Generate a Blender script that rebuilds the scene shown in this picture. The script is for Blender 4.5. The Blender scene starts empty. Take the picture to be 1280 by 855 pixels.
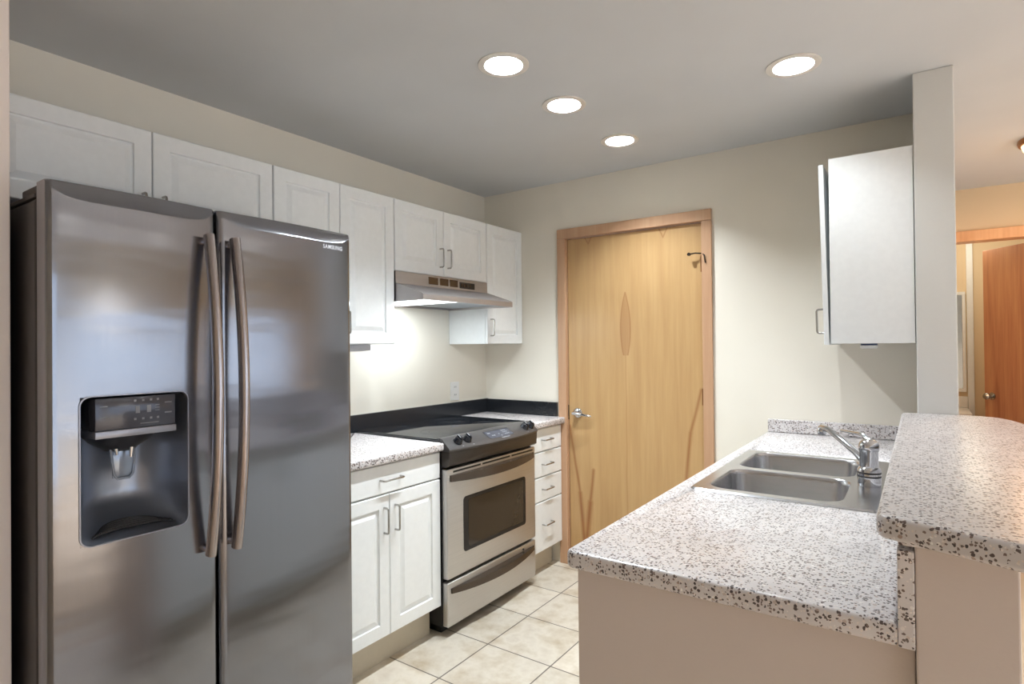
import bpy, bmesh, math, random
from mathutils import Vector, Matrix

random.seed(7)
S = bpy.context.scene
COL = S.collection
PI = math.pi

# ------------------------------------------------------------------ camera
CAM_P = Vector((2.4551, -3.1856, 1.3597))
YAW, PIT, ROL, FPX = 0.6114021, 0.0076663, -0.0102316, 727.29
fw = Vector((-math.sin(YAW) * math.cos(PIT), math.cos(YAW) * math.cos(PIT), math.sin(PIT)))
rr = Vector((math.cos(YAW), math.sin(YAW), 0))
uu = rr.cross(fw)
r2 = rr * math.cos(ROL) + uu * math.sin(ROL)
u2 = -rr * math.sin(ROL) + uu * math.cos(ROL)
cam_d = bpy.data.cameras.new('camera')
cam_d.sensor_width = 36
cam_d.lens = FPX / 1280 * 36
cam_d.clip_start = 0.05
cam = bpy.data.objects.new('camera', cam_d)
M = Matrix((r2, u2, -fw)).transposed().to_4x4()
M.translation = CAM_P
cam.matrix_world = M
COL.objects.link(cam)
S.camera = cam

# ------------------------------------------------------------------ light and exposure
EXPOSURE = 0.58
P_CAN = 14.5         # each recessed kitchen light, W
P_FILL = 92.0         # each unseen fill light added in the living room ceiling, W
P_HOOD = 2.7
P_HALL = 9.0
P_BATH = 7.0
SKY = 1.9
C_CAN = (0.87, 0.945, 1.0)
C_FILL = (0.97, 0.98, 1.0)
C_FILL_WARM = (1.0, 0.80, 0.66)
C_HOOD = (0.82, 0.93, 1.0)
C_HALL = (1.0, 0.58, 0.30)
C_BATH = (1.0, 0.92, 0.74)

vs = S.view_settings
S.display_settings.display_device = 'sRGB'
vs.view_transform = 'Standard'
vs.look = 'None'
vs.exposure = EXPOSURE
vs.gamma = 1
vs.use_curve_mapping = False
S.cycles.use_denoising = True
S.cycles.max_bounces = 10
S.cycles.diffuse_bounces = 6
S.cycles.glossy_bounces = 5
S.cycles.sample_clamp_indirect = 6.0
S.cycles.caustics_reflective = False
S.cycles.caustics_refractive = False

w = bpy.data.worlds.new('sky')
S.world = w
w.use_nodes = True
wb = w.node_tree.nodes['Background']
wb.inputs[0].default_value = (0.70, 0.83, 1.0, 1)
wb.inputs[1].default_value = SKY


def area(name, loc, power, color, size, rot=(0, 0, 0), spread=PI, shape='DISK', parent=None):
    d = bpy.data.lights.new(name, 'AREA')
    d.energy = power
    d.color = color
    d.shape = shape
    if shape == 'RECTANGLE':
        d.size, d.size_y = size
    else:
        d.size = size
    d.spread = spread
    o = bpy.data.objects.new(name, d)
    o.location = loc
    o.rotation_euler = rot
    COL.objects.link(o)
    if parent:
        o.parent = parent
    return o


# ------------------------------------------------------------------ materials
class NT:
    """small wrapper for node trees"""

    def __init__(s, name):
        s.m = bpy.data.materials.new(name)
        s.m.use_nodes = True
        s.t = s.m.node_tree
        s.b = s.t.nodes['Principled BSDF']

    def n(s, typ, **kw):
        x = s.t.nodes.new(typ)
        for k, v in kw.items():
            setattr(x, k, v)
        return x

    def l(s, a, b):
        s.t.links.new(a, b)

    def set(s, **kw):
        for k, v in kw.items():
            s.b.inputs[k.replace('_', ' ')].default_value = v

    def math(s, op, a, b=None, c=None, clamp=False):
        x = s.n('ShaderNodeMath', operation=op)
        x.use_clamp = clamp
        for i, v in enumerate((a, b, c)):
            if v is None:
                continue
            if isinstance(v, (int, float)):
                x.inputs[i].default_value = v
            else:
                s.l(v, x.inputs[i])
        return x.outputs[0]

    def coords(s, scale=(1, 1, 1), world=True):
        if world:
            g = s.n('ShaderNodeNewGeometry').outputs['Position']
        else:
            g = s.n('ShaderNodeTexCoord').outputs['Object']
        mp = s.n('ShaderNodeMapping')
        mp.inputs['Scale'].default_value = scale
        s.l(g, mp.inputs[0])
        return mp.outputs[0]

    def noise(s, vec, scale, detail=3, rough=0.5):
        x = s.n('ShaderNodeTexNoise')
        x.inputs['Scale'].default_value = scale
        x.inputs['Detail'].default_value = detail
        x.inputs['Roughness'].default_value = rough
        s.l(vec, x.inputs['Vector'])
        return x.outputs['Fac']

    def ramp(s, fac, stops, interp='LINEAR'):
        x = s.n('ShaderNodeValToRGB')
        x.color_ramp.interpolation = interp
        e = x.color_ramp.elements
        while len(e) < len(stops):
            e.new(0.5)
        for el, (p, c) in zip(e, stops):
            el.position = p
            el.color = (*c, 1) if len(c) == 3 else c
        s.l(fac, x.inputs[0])
        return x.outputs[0]

    def mix(s, fac, a, b):
        x = s.n('ShaderNodeMix', data_type='RGBA')
        for sock, v in ((x.inputs[0], fac), (x.inputs[6], a), (x.inputs[7], b)):
            if isinstance(v, (int, float)):
                sock.default_value = v
            elif isinstance(v, tuple):
                sock.default_value = (*v, 1)
            else:
                s.l(v, sock)
        return x.outputs[2]

    def bump(s, h, strength, dist=0.002):
        x = s.n('ShaderNodeBump')
        x.inputs['Strength'].default_value = strength
        x.inputs['Distance'].default_value = dist
        s.l(h, x.inputs['Height'])
        s.l(x.outputs[0], s.b.inputs['Normal'])


def srgb(r, g, b):
    f = lambda c: (c / 255 / 12.92) if c / 255 <= 0.04045 else ((c / 255 + 0.055) / 1.055) ** 2.4
    return (f(r), f(g), f(b))


def paint(name, col, rough=0.6, bump=0.12, scale=180):
    k = NT(name)
    v = k.coords()
    f = k.noise(v, 3, 2)
    c2 = tuple(x * 0.96 for x in col)
    k.l(k.ramp(f, [(0.3, c2), (0.7, col)]), k.b.inputs['Base Color'])
    k.set(Roughness=rough)
    if bump:
        k.bump(k.noise(v, scale, 2), bump, 0.001)
    return k.m


def plain(name, col, rough=0.4, metal=0.0, **kw):
    k = NT(name)
    v = k.coords(world=False)
    f = k.noise(v, 40, 2)
    c2 = tuple(x * 0.975 for x in col)
    k.l(k.ramp(f, [(0.35, c2), (0.65, col)]), k.b.inputs['Base Color'])
    k.set(Roughness=rough, Metallic=metal)
    for a, b in kw.items():
        k.b.inputs[a.replace('_', ' ')].default_value = b
    return k.m


def steel(name, col, rough, aniso=0.0, grain=(220, 220, 2.0), axis='Z', rot=0.0, bump=0.02, wavy=0.0, contrast=0.9):
    k = NT(name)
    v = k.coords(grain, world=False)
    f = k.noise(v, 1.0, 3, 0.6)
    c2 = tuple(x * contrast for x in col)
    k.l(k.ramp(f, [(0.3, c2), (0.7, col)]), k.b.inputs['Base Color'])
    rg = k.n('ShaderNodeMapRange')
    rg.inputs['To Min'].default_value = rough * 0.85
    rg.inputs['To Max'].default_value = rough * 1.15
    k.l(f, rg.inputs[0])
    k.l(rg.outputs[0], k.b.inputs['Roughness'])
    k.set(Metallic=1.0, Anisotropic=aniso, Anisotropic_Rotation=rot)
    if aniso:
        t = k.n('ShaderNodeTangent', direction_type='RADIAL', axis=axis)
        k.l(t.outputs[0], k.b.inputs['Tangent'])
    if wavy:
        k.bump(k.noise(k.coords((1.2, 1.2, 5), world=False), 3.0, 1), 1.0, wavy)
    elif bump:
        k.bump(f, bump, 0.001)
    return k.m


def granite(name):
    k = NT(name)
    v = k.coords()
    nz = k.noise(v, 9, 3)
    cur = k.ramp(nz, [(0.3, srgb(204, 199, 199)), (0.7, srgb(216, 212, 212))])
    # ragged chips: voronoi cells on a slightly disturbed position
    nv = k.n('ShaderNodeTexNoise')
    nv.inputs['Scale'].default_value = 260
    nv.inputs['Detail'].default_value = 2
    k.l(v, nv.inputs['Vector'])
    dv = k.n('ShaderNodeVectorMath', operation='MULTIPLY_ADD')
    k.l(nv.outputs['Color'], dv.inputs[0])
    dv.inputs[1].default_value = (0.004, 0.004, 0.004)
    k.l(v, dv.inputs[2])
    for sc, thr, rad, c1, c2 in ((150, 0.34, 0.50, srgb(166, 142, 130), srgb(244, 242, 240)),
                                 (150, 0.24, 0.46, srgb(44, 34, 36), srgb(92, 76, 74)),
                                 (205, 0.28, 0.48, srgb(50, 42, 44), srgb(126, 106, 98)),
                                 (250, 0.14, 0.45, srgb(236, 230, 226), srgb(214, 200, 190))):
        vo = k.n('ShaderNodeTexVoronoi')
        vo.inputs['Scale'].default_value = sc
        vo.inputs['Randomness'].default_value = 1.0
        k.l(dv.outputs[0], vo.inputs['Vector'])
        sp = k.n('ShaderNodeSeparateColor')
        k.l(vo.outputs['Color'], sp.inputs[0])
        on = k.math('LESS_THAN', sp.outputs[0], thr)
        near = k.math('LESS_THAN', vo.outputs['Distance'], rad)
        cur = k.mix(k.math('MULTIPLY', on, near), cur, k.mix(sp.outputs[1], c1, c2))
    k.l(cur, k.b.inputs['Base Color'])
    k.set(Roughness=0.3, IOR=1.75)
    return k.m


def tiles(name):
    k = NT(name)
    g = k.n('ShaderNodeNewGeometry').outputs['Position']
    mp = k.n('ShaderNodeMapping')
    mp.inputs['Location'].default_value = (-0.82 + 0.333 * 30, 1.40 + 0.331 * 30, 0)
    k.l(g, mp.inputs[0])
    br = k.n('ShaderNodeTexBrick', offset=0.0, squash=1.0)
    br.inputs['Color1'].default_value = (*srgb(216, 207, 192), 1)
    br.inputs['Color2'].default_value = (*srgb(202, 194, 180), 1)
    br.inputs['Mortar'].default_value = (*srgb(112, 104, 96), 1)
    br.inputs['Scale'].default_value = 1.0
    br.inputs['Mortar Size'].default_value = 0.0032
    br.inputs['Mortar Smooth'].default_value = 0.1
    br.inputs['Bias'].default_value = -0.2
    br.inputs['Brick Width'].default_value = 0.333
    br.inputs['Row Height'].default_value = 0.331
    k.l(mp.outputs[0], br.inputs['Vector'])
    n1 = k.noise(g, 7, 5, 0.6)
    mot = k.ramp(n1, [(0.3, srgb(205, 190, 168)), (0.55, (1, 1, 1)), (0.75, srgb(225, 218, 214))])
    mul = k.n('ShaderNodeMix', data_type='RGBA', blend_type='MULTIPLY')
    mul.inputs[0].default_value = 0.75
    k.l(br.outputs['Color'], mul.inputs[6])
    k.l(mot, mul.inputs[7])
    k.l(mul.outputs[2], k.b.inputs['Base Color'])
    k.set(Roughness=0.42)
    inv = k.math('SUBTRACT', 1.0, br.outputs['Fac'])
    k.bump(inv, 0.4, 0.002)
    return k.m


def wood(name, c1, c2, c3, grain=(16, 16, 1.0), rough=0.35, marks=False):
    k = NT(name)
    v = k.coords(grain, world=True)
    n1 = k.noise(v, 1.4, 4, 0.6)
    n2 = k.noise(k.coords((90, 90, 3)), 1.0, 3, 0.6)
    f = k.math('ADD', k.math('MULTIPLY', n1, 0.7), k.math('MULTIPLY', n2, 0.3))
    col = k.ramp(f, [(0.34, c1), (0.5, c2), (0.66, c3)])
    if marks:
        sep = k.n('ShaderNodeSeparateXYZ')
        k.l(k.n('ShaderNodeNewGeometry').outputs['Position'], sep.inputs[0])
        X, Z = sep.outputs[0], sep.outputs[2]
        wob = k.math('MULTIPLY', k.math('SUBTRACT', k.noise(k.coords((3, 3, 3)), 1.0, 1), 0.5), 0.015)
        Xw = k.math('ADD', X, wob)
        total = None

        def add(m, s):
            nonlocal total
            m = k.math('MULTIPLY', m, min(1.0, s * 1.3))
            total = m if total is None else k.math('MAXIMUM', total, m)

        def seg(x0, z0, x1, z1, wd):
            d = Vector((x1 - x0, z1 - z0))
            L2 = d.length_squared
            t = k.math('ADD', k.math('MULTIPLY', k.math('SUBTRACT', Xw, x0), d.x / L2),
                       k.math('MULTIPLY', k.math('SUBTRACT', Z, z0), d.y / L2), clamp=True)
            dx = k.math('SUBTRACT', Xw, k.math('ADD', k.math('MULTIPLY', t, d.x), x0))
            dz = k.math('SUBTRACT', Z, k.math('ADD', k.math('MULTIPLY', t, d.y), z0))
            r = k.math('SQRT', k.math('ADD', k.math('POWER', dx, 2), k.math('POWER', dz, 2)))
            return k.math('SUBTRACT', 1.0, k.math('DIVIDE', r, wd), clamp=True)

        # pointed flame figure in the veneer
        zt = k.math('MULTIPLY', k.math('SUBTRACT', Z, 1.46), 1 / 0.21)
        wz = k.math('SUBTRACT', 1.0, k.math('POWER', k.math('ABSOLUTE', zt), 2.0))
        hw = k.math('MULTIPLY', wz, 0.03)
        ax = k.math('ABSOLUTE', k.math('SUBTRACT', X, 1.035))
        ins = k.math('MULTIPLY', k.math('LESS_THAN', ax, hw), k.math('GREATER_THAN', wz, 0.0))
        ins = k.math('MULTIPLY', ins, k.math('GREATER_THAN', Z, 1.30))
        edge = k.math('SUBTRACT', 1.0, k.math('DIVIDE', k.math('ABSOLUTE', k.math('SUBTRACT', ax, hw)), 0.007), clamp=True)
        edge = k.math('MULTIPLY', edge, k.math('MULTIPLY', k.math('GREATER_THAN', wz, -0.05), k.math('GREATER_THAN', Z, 1.30)))
        add(ins, 0.28)
        add(edge, 0.55)
        for sgm, st in (((0.655, 0.86, 0.72, 0.45, 0.014), 0.6), ((0.72, 0.45, 0.752, 0.15, 0.022), 0.7),
                        ((0.815, 0.60, 0.79, 0.40, 0.016), 0.6), ((0.79, 0.40, 0.765, 0.15, 0.026), 0.7),
                        ((1.475, 1.11, 1.415, 0.874, 0.014), 0.55), ((1.415, 0.874, 1.385, 0.60, 0.016), 0.6),
                        ((1.385, 0.60, 1.37, 0.1, 0.018), 0.6), ((0.775, 2.02, 0.795, 1.985, 0.007), 0.5),
                        ((0.815, 2.02, 0.795, 1.985, 0.007), 0.5), ((1.245, 2.02, 1.268, 1.97, 0.007), 0.5),
                        ((1.292, 2.02, 1.268, 1.97, 0.007), 0.5), ((1.035, 1.30, 1.035, 0.0, 0.006), 0.25)):
            add(seg(*sgm), st)
        col = k.mix(total, col, srgb(146, 92, 52))
    k.l(col, k.b.inputs['Base Color'])
    k.set(Roughness=rough)
    return k.m


def emit(name, col, strength):
    k = NT(name)
    k.set(Base_Color=(*col, 1), Emission_Color=(*col, 1), Emission_Strength=strength, Roughness=0.4)
    return k.m


MT = dict(
    wall=paint('wall_paint_cream', srgb(234, 228, 215), 0.62),
    bar_wall=paint('wall_paint_beige', srgb(208, 196, 188), 0.6, 0.35, 140),
    ceiling=paint('ceiling_paint', srgb(203, 206, 210), 0.7, 0.1, 120),
    alcove_lifted=paint('wall_paint_lifted', srgb(238, 226, 219), 0.62, 0.25, 150),  # alcove wall tone lightened and pinkened to stand in for missing light
    pale=paint('wall_paint_darkened', srgb(214, 213, 209), 0.62, 0.25, 150),  # wall tone darkened to offset too much light on the partition
    hall=paint('hall_paint', srgb(228, 206, 172), 0.6),
    tile=tiles('floor_tile'),
    white=plain('white_laminate', srgb(236, 238, 238), 0.36),
    toe=plain('toe_kick_board', srgb(196, 186, 168), 0.6),
    granite=granite('speckled_countertop'),
    black_lam=plain('black_laminate', srgb(30, 32, 36), 0.22),
    steel=steel('brushed_steel_door', srgb(140, 141, 147), 0.17, 0.7, (260, 260, 1.6), 'Z', 0.0, 0, 0.0010, 0.97),
    steel_plain=steel('brushed_steel', srgb(186, 182, 176), 0.32, 0.0, (2, 200, 200), bump=0.01),
    steel_range=steel('range_steel', srgb(206, 203, 200), 0.46, 0.0, (3, 260, 260), bump=0.01),
    steel_hood=steel('hood_steel', srgb(184, 180, 180), 0.50, 0.0, (3, 260, 260), bump=0.01),
    handle=steel('satin_handle', srgb(176, 168, 168), 0.24, 0.0, (200, 200, 4)),
    sink=steel('sink_steel', srgb(200, 200, 202), 0.25, 0.0, (3, 200, 3), bump=0.01),
    chrome=plain('chrome', srgb(214, 216, 220), 0.07, 1.0),
    nickel=plain('satin_nickel', srgb(176, 174, 170), 0.25, 1.0),
    dark_side=plain('dark_grey_enamel', srgb(64, 60, 60), 0.42, 0.3),
    dark_plastic=plain('dark_plastic', srgb(38, 38, 42), 0.35),
    disp=plain('dispenser_grey', srgb(150, 156, 168), 0.34, 0.85),
    disp_panel=plain('dispenser_panel', srgb(74, 76, 86), 0.12, 0.2),
    disp_strip=plain('dispenser_strip', srgb(150, 152, 162), 0.3, 0.5),
    clear=plain('clear_paddle', srgb(150, 160, 176), 0.1, 0.3),
    glass_black=plain('black_glass', srgb(30, 33, 38), 0.07, IOR=1.85),
    oven_glass=plain('oven_glass', srgb(52, 46, 40), 0.07),
    smoke=plain('smoked_panel', srgb(78, 76, 76), 0.28, 0.3),
    fascia=plain('fascia_dark', srgb(62, 56, 52), 0.3, 0.4),
    dark_metal=plain('dark_bronze_steel', srgb(88, 78, 70), 0.25, 0.8),
    black=plain('black_enamel', srgb(20, 20, 22), 0.4),
    knob=plain('knob_black', srgb(22, 24, 30), 0.2),
    mark=plain('white_print', srgb(214, 216, 222), 0.5),
    grey_mark=plain('grey_print', srgb(128, 130, 136), 0.5),
    burner=plain('burner_print', srgb(58, 60, 64), 0.15),
    door=wood('birch_veneer', srgb(180, 143, 98), srgb(187, 151, 104), srgb(194, 159, 112), marks=True),
    trim=wood('fir_trim', srgb(184, 144, 112), srgb(190, 151, 119), srgb(196, 159, 127)),
    trim_hall=wood('fir_header', srgb(210, 156, 112), srgb(220, 168, 124), srgb(226, 178, 134)),
    redwood=wood('fir_door', srgb(160, 104, 76), srgb(184, 128, 94), srgb(200, 150, 110), (9, 9, 0.6)),
    plastic=plain('white_plastic', srgb(232, 232, 230), 0.35),
    grey_plastic=plain('grey_plastic', srgb(188, 190, 196), 0.4),
    blue_plastic=plain('blue_plastic', srgb(40, 56, 96), 0.4),
    can=plain('can_white', srgb(240, 238, 232), 0.35),
    can_ring=plain('trim_ring', srgb(228, 224, 218), 0.3, 0.2),
    lens=emit('lamp_lens', (1.0, 0.97, 0.9), 9.0),
    hood_lens=emit('hood_lens', (0.92, 0.97, 1.0), 2.0),
    dome=emit('hall_dome', (1.0, 0.66, 0.36), 1.6),
    bronze=plain('bronze_rim', srgb(150, 104, 64), 0.35, 0.8),
    mirror=plain('mirror', srgb(200, 206, 210), 0.03, 1.0),
    filt=steel('hood_filter', srgb(176, 182, 190), 0.35, 0.0, (90, 90, 90), bump=0.2),
    dim_carpet=paint('dim_carpet', srgb(176, 160, 140), 0.95, 0.5, 400),
    slat=plain('blind_slat', srgb(226, 230, 236), 0.5),
)
# thin window glass: mostly see-through, a little reflection
kk = NT('window_glass')
tr = kk.n('ShaderNodeBsdfTransparent')
gl = kk.n('ShaderNodeBsdfGlossy')
gl.inputs['Roughness'].default_value = 0.02
mx = kk.n('ShaderNodeMixShader')
mx.inputs[0].default_value = 0.08
kk.l(tr.outputs[0], mx.inputs[1])
kk.l(gl.outputs[0], mx.inputs[2])
kk.l(mx.outputs[0], kk.t.nodes['Material Output'].inputs[0])
MT['glass'] = kk.m



# ------------------------------------------------------------------ geometry helpers
# local frame of a thing: u to the right, d outward from the wall towards the viewer, z up  ->  (u, -d, z)
def P(u, d, z):
    return Vector((u, -d, z))


class G:
    def __init__(s):
        s.bm = bmesh.new()

    def _merge(s, b, mat=None):
        if mat is not None:
            bmesh.ops.transform(b, matrix=mat, verts=b.verts[:])
        me = bpy.data.meshes.new('tmp')
        b.to_mesh(me)
        b.free()
        s.bm.from_mesh(me)
        bpy.data.meshes.remove(me)
        return s

    def wbox(s, x0, x1, y0, y1, z0, z1, bev=0.0, seg=2):
        b = bmesh.new()
        bmesh.ops.create_cube(b, size=1.0)
        for v in b.verts:
            v.co = Vector((x0 + (x1 - x0) * (v.co.x + .5), y0 + (y1 - y0) * (v.co.y + .5), z0 + (z1 - z0) * (v.co.z + .5)))
        if bev:
            bmesh.ops.bevel(b, geom=b.edges[:], offset=bev, segments=seg, affect='EDGES', profile=0.5)
        return s._merge(b)

    def box(s, u0, u1, d0, d1, z0, z1, bev=0.0, seg=2):
        return s.wbox(u0, u1, -d1, -d0, z0, z1, bev, seg)

    def prism(s, poly, z0, z1, bev=0.0, seg=3, mat=None, bev_bottom=True):
        """poly: ccw list of (x, y); extruded along z"""
        b = bmesh.new()
        vs_ = [b.verts.new((x, y, z0)) for x, y in poly]
        f = b.faces.new(vs_)
        r = bmesh.ops.extrude_face_region(b, geom=[f])
        for v in [g for g in r['geom'] if isinstance(g, bmesh.types.BMVert)]:
            v.co.z = z1
        bmesh.ops.recalc_face_normals(b, faces=b.faces[:])
        if bev:
            ed = [e for e in b.edges if (abs(e.verts[0].co.z - z1) < 1e-6 and abs(e.verts[1].co.z - z1) < 1e-6)
                  or (bev_bottom and abs(e.verts[0].co.z - z0) < 1e-6 and abs(e.verts[1].co.z - z0) < 1e-6)]
            bmesh.ops.bevel(b, geom=ed, offset=bev, segments=seg, affect='EDGES', profile=0.5)
        return s._merge(b, mat)

    def lathe(s, prof, seg=32, mat=None):
        """prof: list of (r, z) about the z axis"""
        b = bmesh.new()
        rings = []
        for r, z in prof:
            if r < 1e-6:
                rings.append([b.verts.new((0, 0, z))])
            else:
                rings.append([b.verts.new((r * math.cos(2 * PI * i / seg), r * math.sin(2 * PI * i / seg), z)) for i in range(seg)])
        for a, c in zip(rings, rings[1:]):
            for i in range(seg):
                j = (i + 1) % seg
                q = [a[i % len(a)], a[j % len(a)], c[j % len(c)], c[i % len(c)]]
                q = list(dict.fromkeys(q))
                if len(q) > 2:
                    b.faces.new(q)
        bmesh.ops.recalc_face_normals(b, faces=b.faces[:])
        return s._merge(b, mat)

    def tube(s, pts, rad, seg=12, flat=1.0, up=None):
        """round bar through pts; rad is a number or a list; flat squeezes one axis of the section"""
        pts = [Vector(p) for p in pts]
        n = len(pts)
        rad = rad if isinstance(rad, (list, tuple)) else [rad] * n
        b = bmesh.new()
        t0 = (pts[1] - pts[0]).normalized()
        ref = Vector(up) if up else (Vector((0, 0, 1)) if abs(t0.z) < 0.9 else Vector((1, 0, 0)))
        rings = []
        for i, p in enumerate(pts):
            a = pts[max(i - 1, 0)]
            c = pts[min(i + 1, n - 1)]
            t = (c - a).normalized()
            x = ref.cross(t)
            x.normalize()
            y = t.cross(x)
            if not up:
                ref = y
            rings.append([b.verts.new(p + (x * math.cos(2 * PI * k / seg) + y * math.sin(2 * PI * k / seg) * flat) * rad[i]) for k in range(seg)])
        for a, c in zip(rings, rings[1:]):
            for k in range(seg):
                b.faces.new((a[k], a[(k + 1) % seg], c[(k + 1) % seg], c[k]))
        b.faces.new(rings[0][::-1])
        b.faces.new(rings[-1])
        bmesh.ops.recalc_face_normals(b, faces=b.faces[:])
        return s._merge(b)

    def grid(s, rows, close=False):
        """rows of points -> surface"""
        b = bmesh.new()
        vv = [[b.verts.new(p) for p in r] for r in rows]
        for a, c in zip(vv, vv[1:]):
            m = len(a)
            for i in range(m if close else m - 1):
                j = (i + 1) % m
                b.faces.new((a[i], a[j], c[j], c[i]))
        return s._merge(b)

    def loft(s, rings, cap0=True, cap1=True):
        b = bmesh.new()
        vv = [[b.verts.new(p) for p in r] for r in rings]
        for a, c in zip(vv, vv[1:]):
            m = len(a)
            for i in range(m):
                j = (i + 1) % m
                b.faces.new((a[i], a[j], c[j], c[i]))
        if cap0:
            b.faces.new(vv[0][::-1])
        if cap1:
            b.faces.new(vv[-1])
        bmesh.ops.recalc_face_normals(b, faces=b.faces[:])
        return s._merge(b)

    def obj(s, name, mat, parent=None, smooth=30, label=None):
        bmesh.ops.remove_doubles(s.bm, verts=s.bm.verts[:], dist=1e-6)
        me = bpy.data.meshes.new(name)
        s.bm.to_mesh(me)
        s.bm.free()
        o = bpy.data.objects.new(name, me)
        COL.objects.link(o)
        me.materials.append(MT[mat] if isinstance(mat, str) else mat)
        if smooth:
            try:
                for p in me.polygons:
                    p.use_smooth = True
                me.set_sharp_from_angle(angle=math.radians(smooth))
            except Exception:
                pass
        if parent:
            o.parent = parent
        if label:
            o['label'] = label
        return o


def rrect(x0, x1, y0, y1, r, n=6):
    """ccw rounded rectangle"""
    out = []
    for cx, cy, a in ((x1 - r, y1 - r, 0), (x0 + r, y1 - r, PI / 2), (x0 + r, y0 + r, PI), (x1 - r, y0 + r, 1.5 * PI)):
        for i in range(n + 1):
            t = a + PI / 2 * i / n
            out.append((cx + r * math.cos(t), cy + r * math.sin(t)))
    return out


def cut(o, cutters):
    for c in cutters:
        m = o.modifiers.new('cut', 'BOOLEAN')
        m.operation = 'DIFFERENCE'
        m.solver = 'EXACT'
        m.object = c
    dg = bpy.context.evaluated_depsgraph_get()
    dg.update()
    me = bpy.data.meshes.new_from_object(o.evaluated_get(dg))
    old = o.data
    o.modifiers.clear()
    o.data = me
    me.name = o.name
    bpy.data.meshes.remove(old)
    for c in cutters:
        d = c.data
        bpy.data.objects.remove(c)
        if d.users == 0:
            bpy.data.meshes.remove(d)
    return o


def thing(name, label, cat, loc=(0, 0, 0), rotz=0.0, group=None):
    o = bpy.data.objects.new(name, None)
    o.empty_display_size = 0.1
    COL.objects.link(o)
    o.location = loc
    o.rotation_euler = (0, 0, rotz)
    o['label'] = label
    o['category'] = cat
    if group:
        o['group'] = group
    return o


def tag(o, label, cat, group=None):
    o['label'] = label
    o['category'] = cat
    if group:
        o['group'] = group
    return o


def struct(o):
    o['kind'] = 'structure'
    return o


LEFT = PI / 2       # things on the left wall face +x

# ------------------------------------------------------------------ room shell
CEIL = 2.393
g = G().wbox(-0.1, 6.3, -6.1, 0.12, -0.1, 0.0)
g.wbox(2.2, 6.3, 0.12, 3.5, -0.1, 0.0)
struct(g.obj('floor', 'tile', smooth=0))
struct(G().wbox(2.5705, 6.0, -6.0, 1.8085, 0.0, 0.010, 0.003).obj('floor_dim_carpet', 'dim_carpet', smooth=0))  # unseen dark carpet added to cut light bouncing off the living floor

CANS = [(1.218, -1.457), (1.219, -1.016), (1.229, -0.473), (2.083, -0.817)]
LIVING_FILL = [(4.7, -0.5), (4.7, -2.2), (5.4, -1.2), (3.6, -4.6)]
ceil = struct(G().wbox(-0.1, 6.3, -6.1, 3.5, CEIL, CEIL + 0.16).obj('ceiling', 'ceiling', smooth=0))
cs = []
for x, y in CANS + LIVING_FILL:
    cs.append(G().lathe([(0, CEIL - 0.05), (0.072, CEIL - 0.05), (0.072, CEIL + 0.12), (0, CEIL + 0.12)], 48,
                        Matrix.Translation((x, y, 0))).obj('cutter', 'white'))
cut(ceil, cs)

struct(G().wbox(-0.12, 0.0, -6.1, 0.12, 0, CEIL).obj('wall_left', 'wall', smooth=0))
DX0, DX1, DTOP = 0.635, 1.502, 2.036
g = G().wbox(0.0, DX0, 0.0, 0.12, 0, CEIL)
g.wbox(DX1, 2.444, 0.0, 0.12, 0, CEIL)
g.wbox(DX0, DX1, 0.0, 0.12, DTOP, CEIL)
struct(g.obj('wall_back', 'wall', smooth=0))
struct(G().wbox(2.444, 2.570, -0.470, 1.81, 0, CEIL, 0.004).obj('wall_partition', 'pale', smooth=0))
struct(G().wbox(0.0, 0.603, -2.85, -2.716, 0, CEIL, 0.003).obj('wall_alcove', 'alcove_lifted', smooth=0))
g = G().wbox(2.444, 2.570, -2.076, -0.472, 0, 1.040, 0.003)
struct(g.obj('wall_bar', 'bar_wall', smooth=0))
struct(G().wbox(1.832, 2.443, -2.054, -1.954, 0, 0.874, 0.002).obj('wall_peninsula', 'bar_wall', smooth=0))
# hall wall with a cased doorway, bathroom beyond
g = G().wbox(2.2, 2.60, 1.81, 1.92, 0, CEIL)
g.wbox(3.36, 6.3, 1.81, 1.92, 0, CEIL)
g.wbox(2.60, 3.36, 1.81, 1.92, 2.060, CEIL)
struct(g.obj('wall_hall', 'hall', smooth=0))
g = G().wbox(2.1, 3.7, 3.3, 3.4, 0, CEIL)
g.wbox(2.1, 2.2, 1.92, 3.3, 0, CEIL)
g.wbox(3.6, 3.7, 1.92, 3.3, 0, CEIL)
struct(g.obj('wall_bathroom', 'hall', smooth=0))
# living room side
WX, WY0, WY1, WZ0, WZ1 = 6.0, -2.2, 1.3, 0.62, 1.76
g = G().wbox(WX, WX + 0.12, -6.1, -4.9, 0, CEIL)
g.wbox(WX, WX + 0.12, -2.4, WY0, 0, CEIL)
g.wbox(WX, WX + 0.12, -4.9, -2.4, 2.15, CEIL)
g.wbox(WX, WX + 0.12, WY1, 1.81, 0, CEIL)
g.wbox(WX, WX + 0.12, WY0, WY1, 0, WZ0)
g.wbox(WX, WX + 0.12, WY0, WY1, WZ1, CEIL)
struct(g.obj('wall_right', 'wall', smooth=0))
struct(G().wbox(0, WX, -6.12, -6.0, 0, CEIL).obj('wall_rear', 'wall', smooth=0))


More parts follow.
